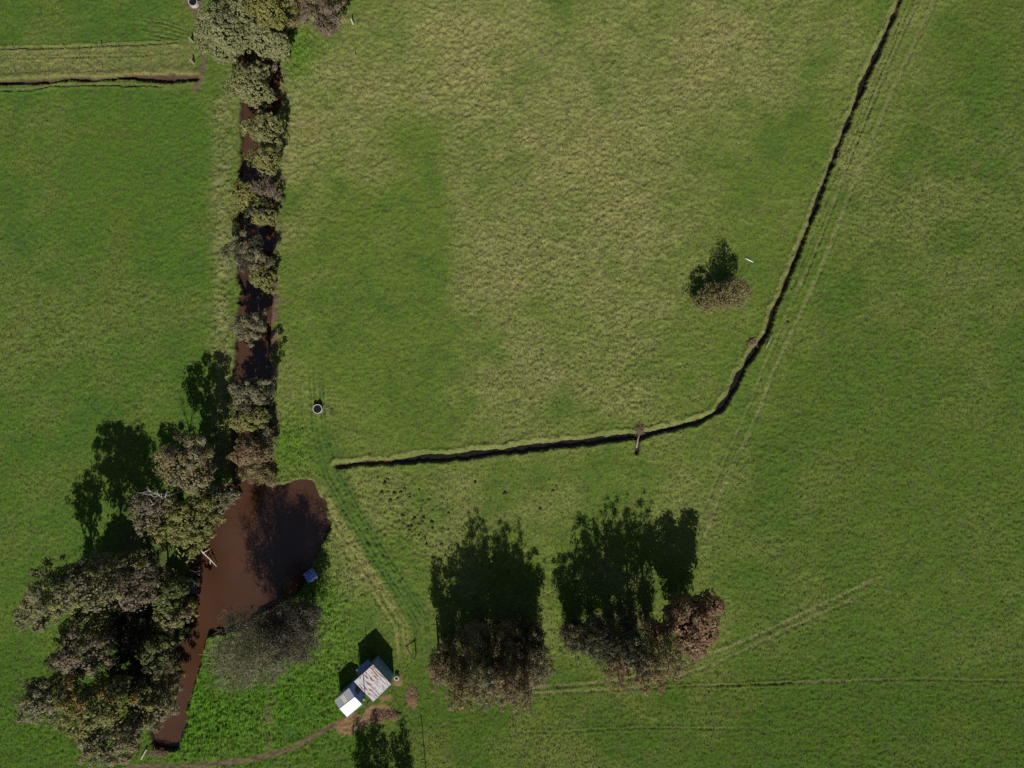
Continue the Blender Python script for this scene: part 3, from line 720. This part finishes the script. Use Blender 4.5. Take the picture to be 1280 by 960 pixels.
# rusty shed: skillion roof
rW, rN, rE, rS = shed_frame([(442.7, 852), (466.5, 830.8), (488.3, 855), (465.8, 877)], [4.3, 4.3, 4.05, 4.05])
ctr = (rW + rN + rE + rS) / 4
g0 = Vector((ctr.x, ctr.y, 0))
shed = empty('farm_shed', g0, 'tall square farm shed with a rust streaked iron roof', 'shed')
mb = MB()
loc = [p - g0 for p in (rW, rN, rE, rS)]
mb.sheet(loc[0], loc[1], loc[2], loc[3], .03, 44, 6, .018)
roof = mb.build('roof', M_rust, shed)
ins = [Vector((p.x * .955, p.y * .955, p.z - .06)) for p in loc]
for a, b in ((0, 1), (1, 2), (2, 3), (3, 0)):
    mb = MB(); A_, B_ = ins[a], ins[b]
    mb.sheet((A_.x, A_.y, -.2), (B_.x, B_.y, -.2), B_, A_, .03, 36, 1, .014)
    w_ = mb.build('wall', M_skytintiron, shed)
    if (a, b) == (2, 3):
        n_ = (B_ - A_).cross(Vector((0, 0, 1))).normalized()
        m2 = MB(); p, q = A_.lerp(B_, .25) + n_ * .05, A_.lerp(B_, .75) + n_ * .05
        m2.sheet((p.x, p.y, .02), (q.x, q.y, .02), (q.x, q.y, 2.6), (p.x, p.y, 2.6), .04, 12, 1, .01)
        m2.build('door', M_greyiron, w_)
# ridge capping strip on the high side
mb = MB(); mb.tube([loc[0] + Vector((0, 0, .03)), loc[1] + Vector((0, 0, .03))], .06, 6); mb.build('roof_capping', M_greyiron, shed)
mb = MB(); mb.tube([loc[3] + Vector((.03, -.03, -.07)), loc[2] + Vector((.03, -.03, -.07))], .06, 6); mb.build('gutter', M_greyiron, shed)
# lean-to on the north west side
nw = (ins[0] - ins[1]).cross(Vector((0, 0, 1))); nw.z = 0; nw.normalize()
if nw.dot(Vector((-1, 1, 0))) < 0: nw = -nw
a, b = ins[0].lerp(ins[1], .12), ins[0].lerp(ins[1], .80)
mb = MB(); o1 = nw * 1.0
mb.sheet((a.x + nw.x * .05, a.y + nw.y * .05, 2.5), (b.x + nw.x * .05, b.y + nw.y * .05, 2.5), (b.x + o1.x, b.y + o1.y, 2.15), (a.x + o1.x, a.y + o1.y, 2.15), .03, 30, 1, .014)
mb.build('lean_to_roof', M_skytintiron, shed)
for p in (a, b):
    mb = MB(); q = p + nw * .9; mb.tube([(q.x, q.y, -.3), (q.x, q.y, 2.12)], .07, 7); mb.build('lean_to_post', M_darktimber, shed)

# white shed: gable roof, sun and shade put into the slopes' colours
ww, wn, wl, wr, ws, we = shed_frame([(418, 875.6), (436.2, 859.8), (424.4, 886), (443.3, 871.3), (433.6, 896), (452.4, 880.2)], [3.2, 3.2, 3.75, 3.75, 3.1, 3.1])
ctr = (ww + wn + ws + we) / 4; g0 = Vector((ctr.x, ctr.y, 0))
shed2 = empty('small_shed', g0, 'small gabled shed with its sunlit roof slope coloured white and its shaded one grey', 'shed')
ww, wn, wl, wr, ws, we = [p - g0 for p in (ww, wn, wl, wr, ws, we)]
mb = MB(); mb.sheet(wl, wr, wn, ww, .03, 30, 4, .014); rg = mb.build('roof_slope', M_greyiron, shed2); rg['label'] = 'shaded roof slope coloured grey'
mb = MB(); mb.sheet(ws, we, wr, wl, .03, 30, 4, .014); rw_ = mb.build('roof_slope', M_whiteiron, shed2); rw_['label'] = 'sunlit roof slope coloured white'
def bil(a, b, c, d, s, t): return (a * (1 - s) + b * s) * (1 - t) + (d * (1 - s) + c * s) * t
up = Vector((0, 0, .045))
mb = MB(); mb.sheet(bil(wl, wr, wn, ww, .38, .12) + up, bil(wl, wr, wn, ww, .60, .12) + up, bil(wl, wr, wn, ww, .60, .88) + up, bil(wl, wr, wn, ww, .38, .88) + up, .02, 8, 1, .014)
mb.build('skylight', M_skylight, rg)
mb = MB(); mb.tube([wl + Vector((0, 0, .03)), wr + Vector((0, 0, .03))], .06, 6); mb.build('ridge_cap', M_whiteiron, shed2)
mb = MB(); mb.tube([ws + Vector((.03, -.04, -.07)), we + Vector((.03, -.04, -.07))], .055, 6); mb.build('gutter', M_greyiron, shed2)
def inn(p, dz=-.05): return Vector((p.x * .93, p.y * .93, p.z + dz))
iw, in_, il, ir, is_, ie = [inn(p) for p in (ww, wn, wl, wr, ws, we)]
for a, b in ((iw, in_), (is_, ie)):
    mb = MB(); mb.sheet((a.x, a.y, -.2), (b.x, b.y, -.2), b, a, .03, 24, 1, .012); mb.build('wall', M_skytintiron, shed2)
for a, m_, b in ((iw, il, is_), (in_, ir, ie)):
    mb = MB(); nrm = (b - a).cross(Vector((0, 0, 1))).normalized() * .02
    vs = [Vector((a.x, a.y, -.2)), Vector((b.x, b.y, -.2)), b, m_, a]
    mb.add([p + nrm for p in vs] + [p - nrm for p in vs], [(0, 1, 2, 3, 4), (9, 8, 7, 6, 5)] + [(i, (i + 1) % 5, 5 + (i + 1) % 5, 5 + i) for i in range(5)])
    w_ = mb.build('gable_wall', M_skytintiron, shed2)
p, q = in_.lerp(ie, .3), in_.lerp(ie, .62)
od = Vector((in_.x + ie.x, in_.y + ie.y, 0)).normalized() * .05
mb = MB(); mb.sheet((p.x + od.x, p.y + od.y, 0), (q.x + od.x, q.y + od.y, 0), (q.x + od.x, q.y + od.y, 2.0), (p.x + od.x, p.y + od.y, 2.0), .04, 1, 1); mb.build('door', M_darktimber, w_)

# power poles
def pole(name, u, v, h, label, arm):
    x, y = W(u, v); root = empty(name, (x, y, ground_z(x, y)), label, 'power pole', 'power poles')
    mb = MB(); mb.tube([(0, 0, -1), (0, 0, h * .5), (0, 0, h)], [.09, .08, .07], 9); mb.build('shaft', M_timber, root, True)
    mb = MB(); mb.tube([(0, 0, h - .05), (0, 0, h + .12)], [.05, .035], 8); mb.build('insulator', M_whiteiron, root)
    return root
pole('power_pole', 464, 869, 11.3, 'weathered timber power pole between the two sheds', .9)
pole('power_pole', 534, 981, 12.0, 'timber power pole beyond the south edge casting a long thin shadow', .9)

# drum at the shed corner
x, y = W(496.5, 846); dr = empty('metal_drum', (x, y, ground_z(x, y)), 'small open drum with a white rim at the east corner of the rusty shed', 'drum')
mb = MB()
N_ = 20
def ring(ro, ri, z0, z1):
    vs = []; fs = []
    for k in range(N_):
        a = 2 * math.pi * k / N_
        for rr_, z in ((ro, z0), (ro, z1), (ri, z1), (ri, z0 + .05)):
            vs.append((rr_ * math.cos(a), rr_ * math.sin(a), z))
    for k in range(N_):
        b0, b1 = k * 4, ((k + 1) % N_) * 4
        for j in range(3): fs.append((b0 + j, b1 + j, b1 + j + 1, b0 + j + 1))
    return vs, fs
mb.add(*ring(.36, .30, 0, .85)); mb.build('drum_shell', M_paleboard, dr)
mb = MB(); mb.tube([(0, 0, .1), (0, 0, .45)], .299, 20); mb.build('contents', M_trough, dr)

# water troughs
def trough(u, v, ro, h, label, wall_m):
    x, y = W(u, v); z0 = ground_z(x, y)
    root = empty('water_trough', (x, y, z0), label, 'water trough', 'round concrete water troughs')
    mb = MB(); global N_; N_ = 40
    mb.add(*ring(ro, ro - .10, -.15, h)); mb.build('concrete_ring', wall_m, root, False)
    mb = MB(); mb.tube([(0, 0, 0), (0, 0, h - .12)], ro - .098, 40); mb.build('water', M_trough, root)
    mb = MB(); mb.tube([(ro - .1, .05, h + .02), (ro + .55, .1, .12), (ro + .75, .12, -.05)], .035, 6); mb.build('inlet_pipe', M_metalgrey, root)
trough(398.5, 511, .80, .72, 'round concrete water trough standing alone beside the farm track', M_concrete)
trough(243, 4.5, .78, .70, 'round concrete water trough on bare soil at the top edge', M_concrete)

# fence posts
def post(u, v, h, rad, label, stay=None, m=None):
    x, y = W(u, v); root = empty('fence_post', (x, y, ground_z(x, y)), label, 'fence post', 'timber fence posts')
    mb = MB(); mb.tube([(0, 0, -.4), (0, 0, h - .05), (0, 0, h)], [rad, rad * .95, rad * .7], 9); mb.build('shaft', m or M_timber, root, False)
    if stay:
        mb = MB(); mb.tube([(stay[0], stay[1], 0), (0, 0, h * .8)], rad * .45, 7); mb.build('stay', m or M_deadwood, root)
post(241, 52, 1.55, .16, 'thick pale strainer post at the end of the upper fence line', (-.55, .1), M_timber)
post(242.5, 79, 1.5, .16, 'thick pale strainer post just above the end of the short drain', (-.55, .2), M_timber)
post(17, 61, 1.25, .06, 'thin post nearest the left edge on the upper fence line')
post(127, 57, 1.25, .06, 'thin post halfway along the upper fence line')
post(19, 90, 1.2, .05, 'thin post nearest the left edge on the lower fence line')
post(128, 86, 1.3, .06, 'thin post halfway along the lower fence line')
post(441.5, 30, 1.6, .12, 'pale post just east of the purplish bare tree', None, M_deadwood)
post(444.5, 70, 1.6, .06, 'thin leaning post south of the pale post near the top edge')

# timber brace panel by the farm track
x, y = W(520, 818); br = empty('strainer_post', (x, y, ground_z(x, y)), 'old timber strainer post with a leaning stay beside the farm track', 'fence post')
mb = MB(); mb.tube([(0, 0, -.4), (0, 0, 2.6)], .10, 8); mb.build('shaft', M_timber, br)
mb = MB(); mb.tube([(-1.7, 1.3, 0), (0, 0, 2.4)], .09, 8); mb.build('stay', M_timber, br)
# standing dead trunk at the western end of the clump
x, y = W(548.5, 812); st = MB()
st.tube([(0, 0, -.3), (.05, -.05, 2.2), (.1, -.3, 4.6), (.05, -.35, 6.2)], [.22, .18, .13, .05], 8)
st.tube([(.1, -.3, 4.3), (.7, -.2, 5.4)], [.07, .02], 6); st.tube([(.08, -.2, 3.4), (-.5, -.6, 4.3)], [.06, .02], 6)
so = st.build('dead_tree', M_timber, None, True); so.location = (x, y, ground_z(x, y)); tag(so, 'slim grey dead tree standing at the west end of the west clump', 'tree')

# brush pile
def brush(u, v, rx, ry, hgt, nst, label, seed, name='brush_pile', m=None):
    r = random.Random(seed); x, y = W(u, v); mb = MB()
    for k in range(nst):
        a = r.uniform(0, 6.28); q = r.random() ** .5; cx, cy = rx * q * math.cos(a), ry * q * math.sin(a); t = r.uniform(0, 6.28); l = r.uniform(.3, .9)
        z = r.uniform(.02, hgt) * (1 - q * .7)
        mb.tube([(cx - l * math.cos(t), cy - l * math.sin(t), z), (cx + l * math.cos(t), cy + l * math.sin(t), z + r.uniform(-.1, .25))], [r.uniform(.02, .05), .012], 4)
    o = mb.build(name, m or M_brush); o.location = (x, y, ground_z(x, y)); return tag(o, label, 'brush pile')
brush(515, 869, 1.0, 1.9, .35, 80, 'heap of brown sticks on the grass east of the sheds', 3)
brush(488, 894, 1.9, .45, .45, 70, 'long heap of reddish dead brush on the bare yard south of the sheds', 4)
brush(800, 537, .55, .8, .6, 60, 'small brown heap of brush on the drain bank at the plank', 6)
brush(198, 941, 1.6, .6, .5, 70, 'brown sticks piled at the tail of the pond', 8)
brush(939, 429, .6, .5, .35, 40, 'small brown twig heap on the bank by the bend of the drain', 9)

# lying timber
def log(name, pts, rad, label, cat, m, twigs=()):
    P = [W(u, v) for u, v, z in pts]
    x0, y0 = P[0]; z0 = ground_z(x0, y0); z0 = max(z0, -.9)
    mb = MB(); q = [(P[i][0] - x0, P[i][1] - y0, pts[i][2]) for i in range(len(pts))]
    mb.tube(q, rad, 7)
    for tw in twigs:
        Q = [W(u, v) for u, v, z in tw]; mb.tube([(Q[i][0] - x0, Q[i][1] - y0, tw[i][2]) for i in range(len(tw))], [rad[1] * .7] + [rad[-1] * .7] * (len(tw) - 1), 6)
    o = mb.build(name, m, None, True); o.location = (x0, y0, z0); return tag(o, label, cat)
log('fallen_branch', [(250, 681, 1.6), (256, 690, 1.5), (263, 699, 1.0), (269, 709, .35)], [.13, .11, .09, .04], 'longest bleached white branch fallen into the pond from the gums', 'branch', M_deadwood,
    [[(256, 690, 1.5), (263, 686, 1.5), (266, 683, 1.4)], [(263, 699, 1.0), (262, 706, .6)]])
log('fallen_branch', [(240, 722, 1.5), (244, 727, 1.3), (248, 733, .7)], [.12, .1, .05], 'short white branch over the pond edge below the longest fallen branch', 'branch', M_deadwood, [[(244, 727, 1.3), (243, 733, 1.0)]])
log('fallen_branch', [(239, 711, 1.6), (246, 714, 1.4), (252, 713, 1.0)], [.08, .06, .03], 'thin white twiggy branch between the two thicker fallen branches', 'branch', M_deadwood, [[(246, 714, 1.4), (250, 719, 1.1)]])
log('fallen_log', [(931, 323, .12), (935, 325, .14), (941, 328, .10)], [.09, .09, .06], 'straight white log lying in the grass beside the lone tree', 'log', M_paleboard)
log('fallen_pole', [(966, 417, .35), (961, 426, .45), (956, 436, .35)], [.09, .08, .06], 'grey pole lying along the drain at its bend', 'pole', M_timber)
log('foot_plank', [(800, 539, .25), (797, 550, .30), (795.5, 560, .22)], [.12, .12, .12], 'weathered pole laid across the drain at the side spur', 'pole', M_timber)
x, y = W(931, 367); mb = MB(); mb.box((0, 0, .1), (.34, .26, .3), .4, .6); so = mb.build('pale_stone', M_stone); so.location = (x, y, ground_z(x, y)); tag(so, 'small white stone in the grass south of the white log', 'stone')
# dead sapling in the east paddock
x, y = W(1153, 240); mb = MB(); mb.tube([(0, 0, -.2), (-.05, .05, .8), (-.2, -.1, 1.5)], [.07, .05, .03], 6); mb.tube([(-.05, .05, .7), (-.65, -.55, .75)], [.05, .02], 5); mb.tube([(0, 0, .3), (.3, -.1, .7)], [.04, .02], 5)
so = mb.build('dead_sapling', M_darktimber, None, True); so.location = (x, y, ground_z(x, y)); tag(so, 'dark forked dead sapling alone in the east paddock', 'sapling')
# board at the pond tail
x, y = W(180.5, 941.5); bd = MB(); bd.box((0, 0, .45), (.26, 2.0, .07), -.5); so = bd.build('pale_board', M_timber)
so.location = (x, y, ground_z(x, y) + .1); so.rotation_euler = (.12, .2, 0); tag(so, 'pale board propped at the tail of the pond', 'board')

# pale scraps by the white shed
x, y = W(452, 871); sc_b = MB(); sc_b.box((0, 0, .5), (.9, .12, 1.0), .7); sc_b.box((.35, -.3, .3), (.5, .1, .6), -.3); so = sc_b.build('scrap_iron', M_paleboard)
so.location = (x, y, ground_z(x, y)); tag(so, 'pale scraps of iron leaning at the east corner of the white shed', 'scrap iron')

# pump box under a blue tarp at the pond edge
x, y = W(388.5, 719); rz = math.radians(36); pb = empty('pump_box', (x, y, -.55), 'pump box under a crumpled blue tarp at the east edge of the pond', 'pump box', None, rz)
mb = MB(); mb.box((0, 0, .35), (1.75, 1.5, 1.3)); mb.build('crate', M_darktimber, pb)
r = np.random.default_rng(33); n_ = 15; vs = []; fs = []
for j in range(n_):
    for i in range(n_):
        a, b = (i / (n_ - 1) - .5) * 2.1, (j / (n_ - 1) - .5) * 1.8
        e = max(abs(a) - .9, abs(b) - .77, 0)
        zz = 1.04 + .09 * r.normal() * .6 - e * 2.2 - .08 * b
        vs.append((a, b, zz))
m_ = len(vs); vs += [(p[0], p[1], p[2] - .02) for p in vs]
for j in range(n_ - 1):
    for i in range(n_ - 1):
        a = j * n_ + i; fs.append((a, a + 1, a + n_ + 1, a + n_)); fs.append((m_ + a + n_, m_ + a + n_ + 1, m_ + a + 1, m_ + a))
mb = MB(); mb.add(vs, fs); mb.build('tarp', M_tarp, pb)
mb = MB(); mb.sheet((-.55, -1.0, .80), (.95, -1.0, .84), (.95, -.55, 1.16), (-.1, -.62, 1.16), .02, 10, 1, .01); fl = mb.build('lit_edge', M_paleboard, pb)  # white sheet standing in for the sunlit edge of the tarp

# ------------------------------------------------------------------ light, sky, camera
E = math.radians(44); TI = math.radians(5)
d = Vector((-math.sin(TI) * math.cos(E), math.cos(TI) * math.cos(E), -math.sin(E)))
sl = bpy.data.lights.new('sun', 'SUN'); sl.energy = 5.0; sl.angle = math.radians(.5); sl.color = (1.0, .95, .87)
so = bpy.data.objects.new('sun', sl); C.objects.link(so); so.rotation_euler = d.to_track_quat('-Z', 'Y').to_euler(); so.location = (0, -60, 80)
w = bpy.data.worlds.new('World'); sc.world = w; w.use_nodes = True
nt = w.node_tree; bg = nt.nodes['Background']; sk = nt.nodes.new('ShaderNodeTexSky')
sk.sky_type = 'NISHITA'; sk.sun_disc = False; sk.sun_elevation = E; sk.sun_rotation = math.radians(175)
nt.links.new(sk.outputs[0], bg.inputs[0]); bg.inputs[1].default_value = .05
cd = bpy.data.cameras.new('camera'); cd.sensor_fit = 'HORIZONTAL'; cd.angle = math.radians(73); cd.clip_start = .5; cd.clip_end = 8000
co = bpy.data.objects.new('camera', cd); C.objects.link(co); co.location = (0, 0, H); co.rotation_euler = (0, 0, 0); sc.camera = co
sc.view_settings.view_transform = 'Standard'; sc.view_settings.look = 'None'; sc.view_settings.exposure = -.06; sc.view_settings.gamma = 1
sc.render.engine = 'CYCLES'
sc.cycles.max_bounces = 5; sc.cycles.diffuse_bounces = 2; sc.cycles.glossy_bounces = 2
sc.cycles.use_denoising = False
sc.cycles.use_adaptive_sampling = False
